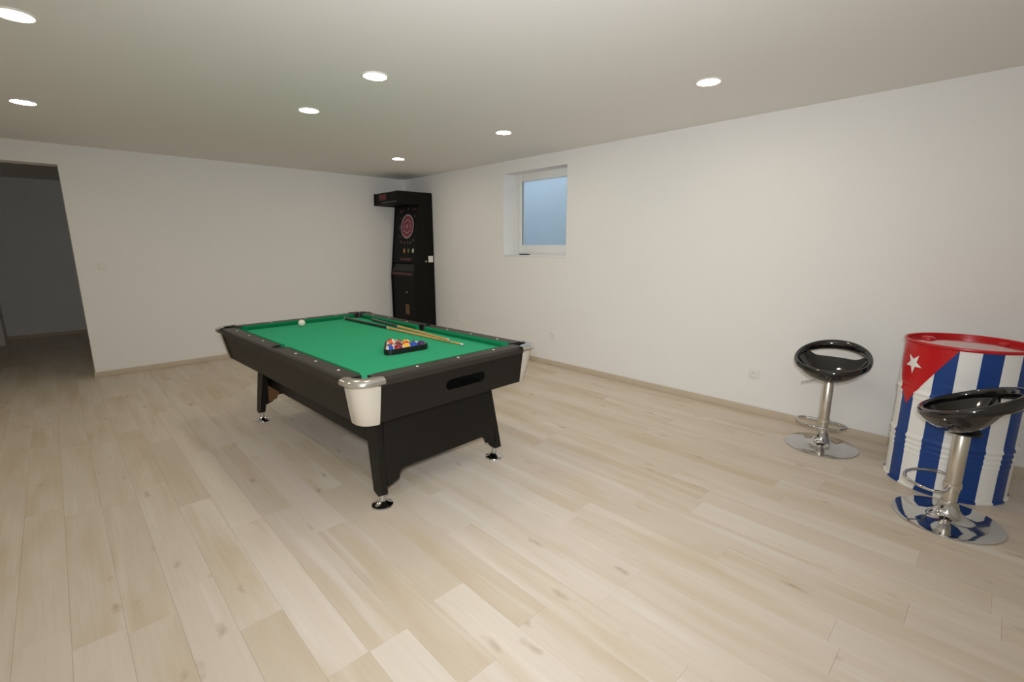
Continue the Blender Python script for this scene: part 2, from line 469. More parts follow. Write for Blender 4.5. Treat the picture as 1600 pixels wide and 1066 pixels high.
# bed
def bed_loop():
    px, py, pr, sr, sxp = 0.560, 1.066, 0.068, 0.050, 0.578
    pts = []
    def corner(cx, cy, a0, a1): pts.extend(arc(cx, cy, pr, a0, a1, 10))
    corner(px, -py, 180, 90); pts.extend(arc(sxp, 0, sr, 248, 112, 10)); corner(px, py, 270, 180)
    corner(-px, py, 0, -90); pts.extend(arc(-sxp, 0, sr, 68, -68, 10)); corner(-px, -py, 90, 0)
    return pts
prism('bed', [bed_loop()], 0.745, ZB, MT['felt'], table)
# rails
def bull(bm_faces): pass
def rail_long(s):
    y1 = 1.035
    pk = arc(0.578, 0, 0.054, 112, -112, 14)     # notch of the side pocket on the inner edge
    pts = [(HXi, y1)]
    pts += [(HXi, 0.0535)] + [(x, y) for x, y in pk if x >= HXi+0.003] + [(HXi, -0.0535)]
    pts += [(HXi, -y1), (HXo-0.012, -y1), (HXo-0.012, y1)]
    bm = bmesh.new()
    bm_prism(bm, [[(s*x, y) for x, y in pts]], lambda x, y: (x, y, 0.748), lambda x, y: (x, y, ZT))
    # rounded outer nosing
    prof = [(HXo-0.012, ZT)] + [(HXo-0.020+0.024*math.sin(R(a))-0.0, ZT-0.024+0.024*math.cos(R(a))) for a in range(20, 91, 14)] + [(HXo+0.004, 0.772), (HXo-0.012, 0.768)]
    va = [bm.verts.new((s*x, -y1, z)) for x, z in prof]; vb = [bm.verts.new((s*x, y1, z)) for x, z in prof]
    for i in range(len(prof)):
        j = (i+1) % len(prof); bm.faces.new((va[i], va[j], vb[j], vb[i]))
    bm.faces.new(va); bm.faces.new(vb)
    r = finish('rail', bm, MT['trail'], table, 30)
    for ys in (-0.855, -0.57, -0.285, 0.285, 0.57, 0.855):
        lathe('sight', [(0.0, 0.0016), (0.008, 0.0014), (0.0095, -0.002)], MT['ferrule'], r, 12, at=(s*0.590, ys, ZT))
    return r
def rail_end(s):
    x1 = 0.535
    bm = bmesh.new()
    pts = [(-x1, HYi), (x1, HYi), (x1, HYo-0.012), (-x1, HYo-0.012)]
    bm_prism(bm, [[(x, s*y) for x, y in pts]], lambda x, y: (x, y, 0.748), lambda x, y: (x, y, ZT))
    prof = [(HYo-0.012, ZT)] + [(HYo-0.020+0.024*math.sin(R(a)), ZT-0.024+0.024*math.cos(R(a))) for a in range(20, 91, 14)] + [(HYo+0.004, 0.772), (HYo-0.012, 0.768)]
    va = [bm.verts.new((-x1, s*y, z)) for y, z in prof]; vb = [bm.verts.new((x1, s*y, z)) for y, z in prof]
    for i in range(len(prof)):
        j = (i+1) % len(prof); bm.faces.new((va[i], va[j], vb[j], vb[i]))
    bm.faces.new(va); bm.faces.new(vb)
    r = finish('rail', bm, MT['trail'], table, 30)
    for xs in (-0.25, 0.04, 0.33):
        lathe('sight', [(0.0, 0.0016), (0.008, 0.0014), (0.0095, -0.002)], MT['ferrule'], r, 12, at=(xs, s*1.092, ZT))
    return r
rails = {('L', s): rail_long(s) for s in (-1, 1)}
rails.update({('E', s): rail_end(s) for s in (-1, 1)})
def cushion(parent, fn, a0, a1, back, nose, cut0, cut1):
    # profile across (d = distance from the table middle), run along t from a0 to a1, mitred by cut at the nose
    prof = [(back, ZT+0.001), (nose+0.014, ZT-0.001), (nose+0.002, ZT-0.006), (nose, ZT-0.012), (nose+0.003, ZT-0.018), (nose+0.012, ZB), (back, ZB)]
    bm = bmesh.new()
    def ring(t, cut, sg):
        vs_ = []
        for d, z in prof:
            f = (back-d)/(back-nose)
            vs_.append(bm.verts.new(fn(d, t+sg*cut*f, z)))
        return vs_
    A, B = ring(a0, cut0, 1), ring(a1, cut1, -1)
    for i in range(len(prof)):
        j = (i+1) % len(prof); bm.faces.new((A[i], A[j], B[j], B[i]))
    bm.faces.new(A); bm.faces.new(B)
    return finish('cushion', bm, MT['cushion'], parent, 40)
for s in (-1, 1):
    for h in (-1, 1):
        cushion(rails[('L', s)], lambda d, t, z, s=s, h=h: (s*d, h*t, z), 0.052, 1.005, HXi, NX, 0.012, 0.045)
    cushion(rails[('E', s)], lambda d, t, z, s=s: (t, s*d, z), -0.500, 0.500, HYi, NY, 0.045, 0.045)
# pocket liners
def pocket(cx, cy, r, a0, a1, ztop, zbot):
    o = arc(cx, cy, r+0.006, a0, a1, 16); i = arc(cx, cy, r-0.002, a1, a0, 16)
    bm = bmesh.new()
    bm_prism(bm, [o+i], lambda x, y: (x, y, zbot), lambda x, y: (x, y, ztop))
    bm_lathe(bm, [(0.0, zbot), (r+0.004, zbot-0.002)], 24, (cx, cy, 0), cap=False)
    finish('pocket', bm, MT['black'], table, 40)
for sx in (-1, 1):
    for sy in (-1, 1):
        mid = math.degrees(math.atan2(sy, sx))
        pocket(sx*0.560, sy*1.066, 0.068, mid-104, mid+104, ZT-0.001, 0.70)
    mid = 0 if sx > 0 else 180
    pocket(sx*0.578, 0, 0.050, mid-112, mid+112, ZT+0.002, 0.752)
# aprons
AZ0, AZ1 = 0.565, 0.770
bxo, byo = 0.607, 1.128         # half size at the bottom
txo, tyo = 0.646, 1.158         # half size at the top
def apron_map_end(s, inner):
    def f(x, z):
        k = (z-AZ0)/(AZ1-AZ0)
        y = byo+(tyo-byo)*k - (0.022 if inner else 0)
        return (x, s*y, z)
    return f
slot = arc(0.055+0.118, 0.676, 0.032, -90, 90, 8) + arc(0.055-0.118, 0.676, 0.032, 90, 270, 8)
for s in (-1, 1):
    loops = [[(-0.545, AZ0), (0.545, AZ0), (0.565, AZ1), (-0.565, AZ1)]]
    if s < 0: loops.append(slot)
    bm = bmesh.new(); bm_prism(bm, loops, apron_map_end(s, False), apron_map_end(s, True))
    a = finish('apron', bm, MT['tblack'], table, 30)
    if s < 0:
        # ball tray behind the slot
        bm = bmesh.new(); bm_box(bm, (-0.12, -1.128, 0.628), (0.23, -0.99, 0.636)); bm_box(bm, (-0.12, -0.995, 0.628), (0.23, -0.985, 0.725)); bm_box(bm, (-0.12, -1.12, 0.72), (0.23, -0.99, 0.726))
        bm_box(bm, (-0.125, -1.12, 0.628), (-0.118, -0.985, 0.726)); bm_box(bm, (0.228, -1.12, 0.628), (0.235, -0.985, 0.726))
        finish('ball_tray', bm, MT['black'], a)
    def lm(inner, s=s):
        def f(y, z):
            k = (z-AZ0)/(AZ1-AZ0)
            return (s*(bxo+(txo-bxo)*k-(0.022 if inner else 0)), y, z)
        return f
    bm = bmesh.new(); bm_prism(bm, [[(-1.06, AZ0), (1.06, AZ0), (1.075, AZ1), (-1.075, AZ1)]], lm(False), lm(True))
    finish('apron', bm, MT['tblack'], table, 30)
box('under_board', (-0.57, -1.09, 0.60), (0.57, 1.09, 0.62), MT['black'], table)
# corner caps
def cap_path(off, hx, hy, ls, rc=0.085, lx=None):
    # plan outline from the long side round the corner to the short side (quadrant +,+)
    pts = [(hx+off, hy-ls)] + arc(hx+off-rc, hy+off-rc, rc, 0, 90, 12) + [((hx-ls) if lx is None else lx, hy+off)]
    return pts
def corner_cap(sx, sy):
    bm = bmesh.new()
    lv = [(AZ0-0.006, 0.004, bxo, byo), (AZ0+0.004, 0.008, bxo+0.001, byo+0.001), (0.66, 0.010, bxo+(txo-bxo)*0.46, byo+(tyo-byo)*0.46), (0.782, 0.010, txo+0.002, tyo+0.002)]
    rings = []
    for z, off, hx, hy in lv:
        rings.append([bm.verts.new((sx*x, sy*y, z)) for x, y in cap_path(off, hx, hy, 0.115, lx=0.522)])
    for a, b_ in zip(rings[:-1], rings[1:]):
        for i in range(len(a)-1): bm.faces.new((a[i], a[i+1], b_[i+1], b_[i]))
    bmesh.ops.solidify(bm, geom=list(bm.faces), thickness=0.006)
    c = finish('corner_cap', bm, MT['silver'], table, 35)
    # flange round the pocket
    def loop(off):
        outer = cap_path(off, HXo, HYo, 0.128, 0.10, lx=0.505)
        # inner edge: pocket circle
        inner = arc(0.560, 1.066, 0.068, 90+8, -8, 14)
        return outer + [(HXo-0.128, 1.134)] * 0 + inner
    bm = bmesh.new(); rings = []
    for z, off in ((0.782, 0.020), (0.788, 0.026), (0.802, 0.026), (0.812, 0.020), (0.818, 0.006), (0.819, -0.012)):
        rings.append([bm.verts.new((sx*x, sy*y, z)) for x, y in loop(off)])
    for a, b_ in zip(rings[:-1], rings[1:]):
        n = len(a)
        for i in range(n): bm.faces.new((a[i], a[(i+1) % n], b_[(i+1) % n], b_[i]))
    for rr in (rings[0], rings[-1]):
        es = [bm.edges.get((rr[i], rr[(i+1) % len(rr)])) for i in range(len(rr))]
        bmesh.ops.triangle_fill(bm, edges=es, use_beauty=True)
    tag(finish('cap_flange', bm, MT['chrome_top'], c, 40))
for sx in (-1, 1):
    for sy in (-1, 1): corner_cap(sx, sy)
# base: legs, end panels, side skirts, levelling feet
def leg(sx, sy):
    # side view outline (y, z), leaning outward towards the floor
    out = [(0.945, 0.60), (0.955, 0.45), (0.985, 0.25), (1.012, 0.085), (0.975, 0.068), (0.925, 0.085), (0.885, 0.25), (0.845, 0.40), (0.80, 0.60)]
    def xo(z): return 0.425 + 0.045*(1-max(0, min(1, (z-0.07)/0.5)))**0.6
    bm = bmesh.new()
    bm_prism(bm, [out], lambda y, z: (sx*xo(z), sy*y, z), lambda y, z: (sx*(xo(z)-0.040), sy*y, z))
    l = finish('leg', bm, MT['tblack'], table, 30)
    lathe('levelling_foot', [(0.0, 0.0), (0.060, 0.0), (0.063, 0.004), (0.060, 0.010), (0.036, 0.020), (0.020, 0.032), (0.016, 0.045), (0.016, 0.078), (0.0, 0.078)], MT['chrome'], l, 32, at=(sx*0.443, sy*0.968, 0))
for sx in (-1, 1):
    for sy in (-1, 1): leg(sx, sy)
for sy in (-1, 1):
    half = [(0.0, 0.195), (0.300, 0.195), (0.322, 0.188), (0.336, 0.170), (0.342, 0.145), (0.385, 0.130), (0.420, 0.120), (0.420, 0.30), (0.388, 0.58), (0.0, 0.60)]
    lp = half + [(-x, z) for x, z in reversed(half[1:-1])]
    def py(z): return 1.004-0.062*(z-0.1)/0.5
    bm = bmesh.new(); bm_prism(bm, [lp], lambda x, z: (x, sy*py(z), z), lambda x, z: (x, sy*(py(z)-0.016), z))
    e = finish('end_panel', bm, MT['tblack'], table, 30)
    if sy < 0: continue
    bm = bmesh.new(); bm_prism(bm, [[(x*0.90, max(z, 0.125)+(0.022 if z < 0.3 else 0)) for x, z in lp]], lambda x, z: (x, sy*(py(z)-0.0165), z), lambda x, z: (x, sy*(py(z)-0.020), z))
    finish('raw_backing', bm, MT['mdf'], e, 30)
for sx in (-1, 1):
    box('side_skirt', (sx*0.385, -0.93, 0.305), (sx*0.367, 0.93, 0.60), MT['tblack'], table, 0.002)

def tw(lx, ly, z):
    c, s = math.cos(TR_), math.sin(TR_)
    return (TC[0]+lx*c-ly*s, TC[1]+lx*s+ly*c, z)

# cues
def cue(a, b, label, wrap, r0=0.0145, r1=0.0065, butt_frac=0.43):
    A, B = Vector(tw(*a)), Vector(tw(*b))
    o = tag(empty('pool_cue', A), label, 'pool cue', 'pool cues on the table')
    d = B-A; ln = d.length
    o.rotation_euler = d.to_track_quat('X', 'Z').to_euler()
    def seg(nm, f0, f1, ra, rb, m):
        tube(nm, [(f0*ln, 0, 0), ((f0+f1)/2*ln, 0, 0), (f1*ln, 0, 0)], [ra, (ra+rb)/2, rb], m, o, 14)
    rr = lambda f: r0+(r1-r0)*f
    seg('rubber_bumper', 0, 0.008, r0*0.8, r0*0.95, MT['ferrule'] if wrap == 'a' else MT['black'])
    seg('butt', 0.008, butt_frac, rr(0), rr(butt_frac), MT['gloss_black'])
    seg('collar', butt_frac, butt_frac+0.006, rr(butt_frac)*1.03, rr(butt_frac)*1.03, MT['ferrule'])
    seg('shaft', butt_frac+0.006, 0.982, rr(butt_frac), rr(0.982), MT['maple'])
    seg('ferrule', 0.982, 0.996, rr(0.982), rr(1), MT['ferrule'])
    seg('tip', 0.996, 1.0, rr(1), rr(1)*0.8, MT['tip'])
cue((0.368, 0.985, ZB+0.015), (0.385, -0.735, ZB+0.008), 'longer black butt pool cue lying nearer the racked balls', 'a')
cue((0.508, 0.735, ZB+0.015), (0.366, -0.600, ZB+0.026), 'shorter black butt pool cue lying nearer the far cushion', 'b', butt_frac=0.40)

# balls
BR = 0.0292
def ball(x, y, z, m, label, cat='pool ball', group='racked pool balls', rot=(0, 0, 0), name='pool_ball'):
    bm = bmesh.new(); bmesh.ops.create_uvsphere(bm, u_segments=28, v_segments=16, radius=BR)
    o = finish(name, bm, m, None, 180)
    o.location = (x, y, z); o.rotation_euler = rot
    return tag(o, label, cat, group)
cx, cy, _ = tw(-0.065, 0.915, 0)
ball(cx, cy, ZB+BR+0.0006, ball_mat('ivory_cue_ball', None, 'cue'), 'plain ivory cue ball alone on the green felt', group=None, name='cue_ball')
COLS = dict(yellow=srgb(232, 178, 40), blue=srgb(30, 72, 168), red=srgb(196, 36, 34), purple=srgb(66, 40, 92), orange=srgb(226, 104, 50), green=srgb(24, 112, 76), maroon=srgb(140, 26, 40), black=srgb(18, 18, 18))
BM = {}
def bmat(c, k):
    if (c, k) not in BM: BM[(c, k)] = ball_mat('ball_%s_%s' % (c, k), COLS[c], k)
    return BM[(c, k)]
# triangle: near side from A to B, apex away from the viewer
A, B = Vector((-0.142, -0.617)), Vector((0.155, -0.630))
u = (B-A).normalized(); v = Vector((-u.y, u.x))
cen = (A+B)/2 + v*0.100
side = 2*BR*1.004
rowh = side*math.sqrt(3)/2
rows = [['blue stripe', 'maroon solid', 'yellow stripe', 'blue solid', 'purple solid'],
        ['purple stripe', 'black solid', 'red solid', 'green stripe'],
        ['orange solid', 'red stripe', 'yellow solid'],
        ['orange stripe', 'green solid'],
        ['maroon stripe']]
wherer = ['in the rack row nearest the viewer', 'in the second rack row', 'in the middle rack row', 'in the fourth rack row', 'at the far point of the rack']
q = random.Random(5)
for i, row in enumerate(rows):
    for j, nm in enumerate(row):
        c, k = nm.split()
        pp = cen + u*((j-(len(row)-1)/2)*side) + v*((i-4/3)*rowh)
        x, y, _ = tw(pp.x, pp.y, 0)
        ball(x, y, ZB+BR, bmat(c, k), '%s %s pool ball %s' % ({'stripe': 'white and', 'solid': 'solid'}[k], c + (' striped' if k == 'stripe' else ''), wherer[i]),
             rot=((PI/2+q.uniform(-0.35, 0.35), q.uniform(-0.5, 0.5), q.uniform(0.3, 1.5)) if k == 'stripe' else (q.uniform(0.5, 2.6), q.uniform(-0.7, 0.7), q.uniform(0, 6))))
# rack
rk = tag(empty('ball_rack', tw(cen.x, cen.y, ZB), TR_), 'black plastic triangle rack around the coloured balls', 'ball rack')
def tri(off):
    # rounded triangle around 15 balls, local axes
    h = 4*rowh; pts = []
    cs = [cen*0 + u*(-2*side)+v*(-4/3*rowh), cen*0 + u*(2*side)+v*(-4/3*rowh), cen*0 + v*((4-4/3)*rowh)]
    ub = math.degrees(math.atan2(u.y, u.x))
    for c, a0 in zip(cs, (150, 270, 30)):
        pts += arc(c.x, c.y, BR+off, ub+a0, ub+a0+120, 8)
    return pts
bm = bmesh.new()
bm_prism(bm, [tri(0.011), tri(0.0008)], lambda x, y: (x, y, 0.0005), lambda x, y: (x, y, 0.036))
finish('triangle_frame', bm, MT['black'], rk, 35)
bm = bmesh.new()
bm_prism(bm, [tri(0.0135), tri(0.0105)], lambda x, y: (x, y, 0.012), lambda x, y: (x, y, 0.024))
finish('side_rib', bm, MT['black'], rk, 35)

# ------------------------------------------------------------------ dart machine
DX0, DY0, DY1, DZ = XR-0.012, 6.222, 6.900, 2.236
dart = tag(empty('dart_machine', (DX0, (DY0+DY1)/2, 0)), 'tall black electronic dart machine with pink target in the corner', 'dart machine')
LY0, LY1 = DY0-(DY0+DY1)/2, DY1-(DY0+DY1)/2
# side outline in (x relative to the back, z)
XF = lambda x: x-DX0
side_prof = [(0, 0.02), (XF(3.895), 0.02), (XF(3.915), 0.35), (XF(3.918), 1.00), (XF(3.934), 1.12), (XF(4.045), 2.055), (XF(3.690), 2.060), (XF(3.695), DZ), (XF(4.28), DZ+0.001), (0, DZ-0.006)]
for ya, yb_ in ((LY0, LY0+0.022), (LY1-0.022, LY1)):
    bm = bmesh.new(); bm_prism(bm, [side_prof], lambda x, z: (x, ya, z), lambda x, z: (x, yb_, z))
    sp = finish('side_panel', bm, MT['cab'], dart, 30)
    if ya == LY0:
        box('white_sticker', (XF(4.188), LY0-0.002, 1.207), (XF(4.274), LY0-0.0002, 1.304), MT['white'], sp)
        lathe('side_lock', [(0, 0.004), (0.012, 0.003), (0.014, 0)], MT['brushed'], sp, 16).matrix_local = Matrix.Translation((XF(4.145), LY0, 1.222)) @ Matrix.Rotation(PI/2, 4, 'X')
yi0, yi1 = LY0+0.022, LY1-0.022
box('back_panel', (-0.02, yi0, 0.03), (0, yi1, DZ-0.01), MT['cab'], dart)
def slab(name, a, b, th, m, parent, ya=yi0, yb_=yi1):
    # slab between two (x,z) points, thickness th backwards
    d = Vector((b[0]-a[0], b[1]-a[1])).normalized(); n = Vector((d.y, -d.x))   # towards the back (+x)
    if n.x < 0: n = -n
    bm = bmesh.new()
    q4 = [a, b, (b[0]+n.x*th, b[1]+n.y*th), (a[0]+n.x*th, a[1]+n.y*th)]
    bm_prism(bm, [q4], lambda x, z: (x, ya, z), lambda x, z: (x, yb_, z))
    return finish(name, bm, m, parent, 30)
fp = slab('target_panel', (XF(3.952), 1.20), (XF(4.052), 2.06), 0.015, MT['cab_front'], dart)
slab('lower_door', (XF(3.928), 0.06), (XF(3.932), 0.99), 0.015, MT['cab'], dart)
slab('control_shelf', (XF(3.928), 1.075), (XF(3.972), 1.185), 0.02, MT['smoke'], dart)
slab('shelf_front', (XF(3.926), 0.99), (XF(3.928), 1.075), 0.02, MT['cab_front'], dart)
tag(slab('front_red_stripe', (XF(3.9235), 1.010), (XF(3.9240), 1.050), 0.002, MT['red_dim'], dart, yi0+0.03, yi1-0.01), 'dark red printed stripe')
tag(slab('upper_red_stripe', (XF(3.9535), 1.235), (XF(3.958), 1.272), 0.002, MT['red_dim'], dart, yi0+0.10, yi1-0.22), 'dark red printed stripe')
tag(slab('shelf_edge', (XF(3.938), 1.090), (XF(3.946), 1.116), 0.004, MT['grey_print'], dart, yi0+0.03, yi1-0.06), 'greyish shelf lip')
# hood box: front, top, bottom
hf = slab('hood_front', (XF(3.702), 2.068), (XF(3.702), DZ-0.004), 0.015, MT['cab'], dart)
box('hood_top', (XF(3.717), yi0, DZ-0.016), (-0.02, yi1, DZ-0.004), MT['cab'], dart)
box('hood_bottom', (XF(3.717), yi0, 2.066), (XF(4.05), yi1, 2.078), MT['cab'], dart)
box('hood_lamp', (XF(3.93), -0.03, DZ-0.004), (XF(3.99), 0.05, DZ+0.012), MT['red_dim'], dart, 0.004)
# the red sign on the hood
sg = box('hood_sign', (XF(3.6995), yi0+0.30, 2.125), (XF(3.702), yi1-0.13, 2.215), MT['red_dim'], hf)
rs = random.Random(3)
yy = yi0+0.315
while yy < yi1-0.16:
    wd = rs.uniform(0.018, 0.034)
    box('sign_mark', (XF(3.6985), yy, 2.140+rs.uniform(0, 0.012)), (XF(3.6997), yy+wd, 2.198+rs.uniform(-0.01, 0.008)), MT['red_print'], hf)
    yy += wd+0.009
box('hood_trim', (XF(3.6985), yi0+0.02, 2.083), (XF(3.702), yi1-0.20, 2.098), MT['grey_print'], hf)
# target
slope = math.atan2(4.052-3.952, 2.06-1.20)
tg = empty('target', (XF(4.052-(2.06-1.749)*math.tan(slope))-0.004, 6.494-(DY0+DY1)/2, 1.749)); tg.parent = dart
tg.rotation_euler = (0, -PI/2+slope, 0)
def annulus(name, r0, r1, z, m, alt=None, sect=20):
    bm = bmesh.new(); seg = 40
    for i in range(seg):
        a0, a1 = 2*PI*i/seg, 2*PI*(i+1)/seg
        vs_ = [bm.verts.new((rr*math.cos(a), rr*math.sin(a), zz)) for rr, a, zz in ((r0, a0, z), (r1, a0, z), (r1, a1, z), (r0, a1, z))]
        f = bm.faces.new(vs_)
        if alt: f.material_index = ((i+1)//2) % 2
    return finish(name, bm, [m, alt] if alt else m, tg)
annulus('wire_ring', 0.158, 0.182, 0.0045, MT['board_grey'])
annulus('double_bed', 0.142, 0.158, 0.005, MT['board_pink'], MT['board_dark'])
annulus('outer_bed', 0.104, 0.142, 0.0045, MT['board_dark'], MT['board_pink'])
annulus('triple_ring', 0.090, 0.104, 0.0055, MT['board_grey'])
annulus('inner_bed', 0.030, 0.090, 0.0045, MT['board_pink'], MT['board_dark'])
annulus('bull_ring', 0.014, 0.030, 0.0055, MT['board_grey'])
annulus('bull', 0.0, 0.014, 0.006, MT['board_pink'])
lathe('target_backing', [(0.0, 0.004), (0.186, 0.004), (0.186, -0.002)], MT['black'], tg, 48, cap=False)
# round buttons and small printed marks on the target panel
def on_panel(y, z, off=0.001):
    return Matrix.Translation((XF(4.052-(2.06-z)*math.tan(slope))-off, y-(DY0+DY1)/2, z)) @ Matrix.Rotation(-PI/2+slope, 4, 'Y')
for (y, z), m, nm in (((6.549, 1.382), 'lamp_amber', 'amber button'), ((6.429, 1.383), 'lamp_olive', 'olive button'), ((6.303, 1.384), 'lamp_white', 'whitish button')):
    o = lathe('round_button', [(0.0, 0.012), (0.020, 0.010), (0.024, 0.0)], MT[m], dart, 20)
    for vtx in o.data.vertices: vtx.co.x *= 1.5
    o.matrix_local = on_panel(y, z); tag(o, nm)
for y, z, m, sx_, sy_ in ((6.70, 1.98, 'red_dim', .03, .02), (6.62, 2.00, 'grey_print', .012, .012), (6.50, 2.01, 'grey_print', .02, .012), (6.38, 2.00, 'grey_print', .012, .012), (6.30, 2.0, 'red_dim', .03, .02), (6.31, 1.90, 'grey_print', .014, .014),
                   (6.70, 1.88, 'grey_print', .01, .012), (6.70, 1.60, 'grey_print', .014, .016), (6.66, 1.52, 'red_dim', .03, .018), (6.56, 1.50, 'grey_print', .014, .016), (6.47, 1.51, 'red_dim', .02, .018), (6.40, 1.50, 'grey_print', .014, .016), (6.32, 1.54, 'grey_print', .012, .018), (6.72, 1.74, 'grey_print', .008, .03)):
    bm = bmesh.new(); bm_box(bm, (-sy_, -sx_, 0), (sy_, sx_, 0.001)); o = finish('printed_mark', bm, MT[m], dart); o.matrix_local = on_panel(y, z)
o = lathe('door_lock', [(0, 0.006), (0.010, 0.005), (0.012, 0)], MT['brushed'], dart, 16)
o.matrix_local = Matrix.Translation((XF(3.930), 6.464-(DY0+DY1)/2, 0.748)) @ Matrix.Rotation(-PI/2, 4, 'Y')
tag(box('door_emblem', (XF(3.926), 6.40-(DY0+DY1)/2, 0.40), (XF(3.929), 6.52-(DY0+DY1)/2, 0.56), MT['gold_print'], dart, 0.002), 'brownish gold emblem')

# ------------------------------------------------------------------ painted barrel
BX, BY, BRr, BHt = 3.866, 0.106, 0.286, 0.900
barrel = tag(empty('steel_barrel', (BX, BY, 0)), 'steel drum painted with blue and white stripes and a red starred triangle', 'barrel')
def hoop(z, z0, h, wdt): return h*math.exp(-((z-z0)/wdt)**2)
def rad(z):
    r = BRr
    r += hoop(z, 0.592, 0.010, 0.011) + hoop(z, 0.562, 0.005, 0.008) + hoop(z, 0.318, 0.010, 0.011) + hoop(z, 0.285, 0.006, 0.008) + hoop(z, 0.252, 0.005, 0.008)
    r += hoop(z, 0.660, 0.002, 0.01) + hoop(z, 0.640, 0.002, 0.008) + hoop(z, 0.222, 0.003, 0.008)
    return r
zs = [0.012+i*(0.882-0.012)/120 for i in range(121)]
E0, SW = 120.3, 18.62
nst = 19
def stripe(k): return (k % 2) if k <= 13 else 1-(k % 2)
angs = []
for k in range(nst):
    a0 = E0+SW*k; a1 = E0+SW*(k+1) if k < nst-1 else E0+360
    for i in range(5): angs.append((a0+(a1-a0)*i/5, k))
bm = bmesh.new(); rg = []
for z in zs: rg.append([bm.verts.new((rad(z)*math.cos(R(a)), rad(z)*math.sin(R(a)), z)) for a, k in angs])
for A_, B_ in zip(rg[:-1], rg[1:]):
    for i in range(len(angs)):
        f = bm.faces.new((A_[i], A_[(i+1) % len(angs)], B_[(i+1) % len(angs)], B_[i]))
        f.material_index = stripe(angs[i][1])
finish('barrel_shell', bm, [MT['flag_blue'], MT['flag_white']], barrel, 60)
bm = bmesh.new(); rg = []
prof = [(0.284, 0.014), (0.293, 0.013), (0.296, 0.006), (0.293, 0.0), (0.285, 0.0)]
for r, z in prof: rg.append([bm.verts.new((r*math.cos(R(a)), r*math.sin(R(a)), z)) for a, k in angs])
for A_, B_ in zip(rg[:-1], rg[1:]):
    for i in range(len(angs)):
        f = bm.faces.new((A_[i], A_[(i+1) % len(angs)], B_[(i+1) % len(angs)], B_[i])); f.material_index = stripe(angs[i][1])
finish('bottom_rim', bm, [MT['flag_blue'], MT['flag_white']], barrel, 60)
lathe('top_rim', [(0.284, 0.880), (0.292, 0.883), (0.297, 0.891), (0.295, 0.899), (0.288, 0.901), (0.282, 0.896), (0.280, 0.872)], MT['flag_red'], barrel, 72, cap=False)
lid = lathe('lid', [(0.0, 0.8765), (0.15, 0.8765), (0.262, 0.8760), (0.270, 0.872), (0.281, 0.872)], MT['lid_red'], barrel, 72, cap=False)
lathe('bung', [(0.0, 0.014), (0.026, 0.014), (0.030, 0.009), (0.036, 0.008), (0.038, 0.0)], MT['flag_red'], lid, 24, at=(0.10, 0.19, 0.8765))
lathe('bung', [(0.0, 0.012), (0.016, 0.012), (0.019, 0.008), (0.024, 0.007), (0.026, 0.0)], MT['flag_red'], lid, 24, at=(0.17, -0.15, 0.8765))
def patch(name, tris, m, off, nsub=14):
    bm = bmesh.new()
    for t in tris:
        a, b_, c = [Vector(x) for x in t]; grid = {}
        for i in range(nsub+1):
            for j in range(nsub+1-i):
                pnt = a + (b_-a)*(i/nsub) + (c-a)*(j/nsub)
                ang, z = R(pnt.x), pnt.y
                grid[(i, j)] = bm.verts.new(((rad(z)+off)*math.cos(ang), (rad(z)+off)*math.sin(ang), z))
        for i in range(nsub):
            for j in range(nsub-i):
                bm.faces.new((grid[(i, j)], grid[(i+1, j)], grid[(i, j+1)]))
                if i+j < nsub-1: bm.faces.new((grid[(i+1, j)], grid[(i+1, j+1)], grid[(i, j+1)]))
    bmesh.ops.remove_doubles(bm, verts=bm.verts, dist=1e-5)
    return finish(name, bm, m, barrel, 60)
ta = 130.0
tag(patch('red_triangle', [((ta, 0.505), (ta+46, 0.882), (ta, 0.882)), ((ta, 0.505), (ta, 0.882), (ta-46, 0.882))], MT['flag_red'], 0.0012, 44), 'red triangle pointing down')
pts = []
Rs, rs_ = 0.064, 0.0255
for i in range(10):
    rr = Rs if i % 2 == 0 else rs_
    a = R(-90+36*i+3)
    pts.append((ta+math.degrees(rr*math.cos(a)/BRr)+1.0, 0.762+rr*math.sin(a)))
sc_c = (ta+1.0, 0.762)
tag(patch('white_star', [(sc_c, pts[i], pts[(i+1) % 10]) for i in range(10)], MT['flag_white'], 0.0022, 6), 'white five pointed star with one point down')

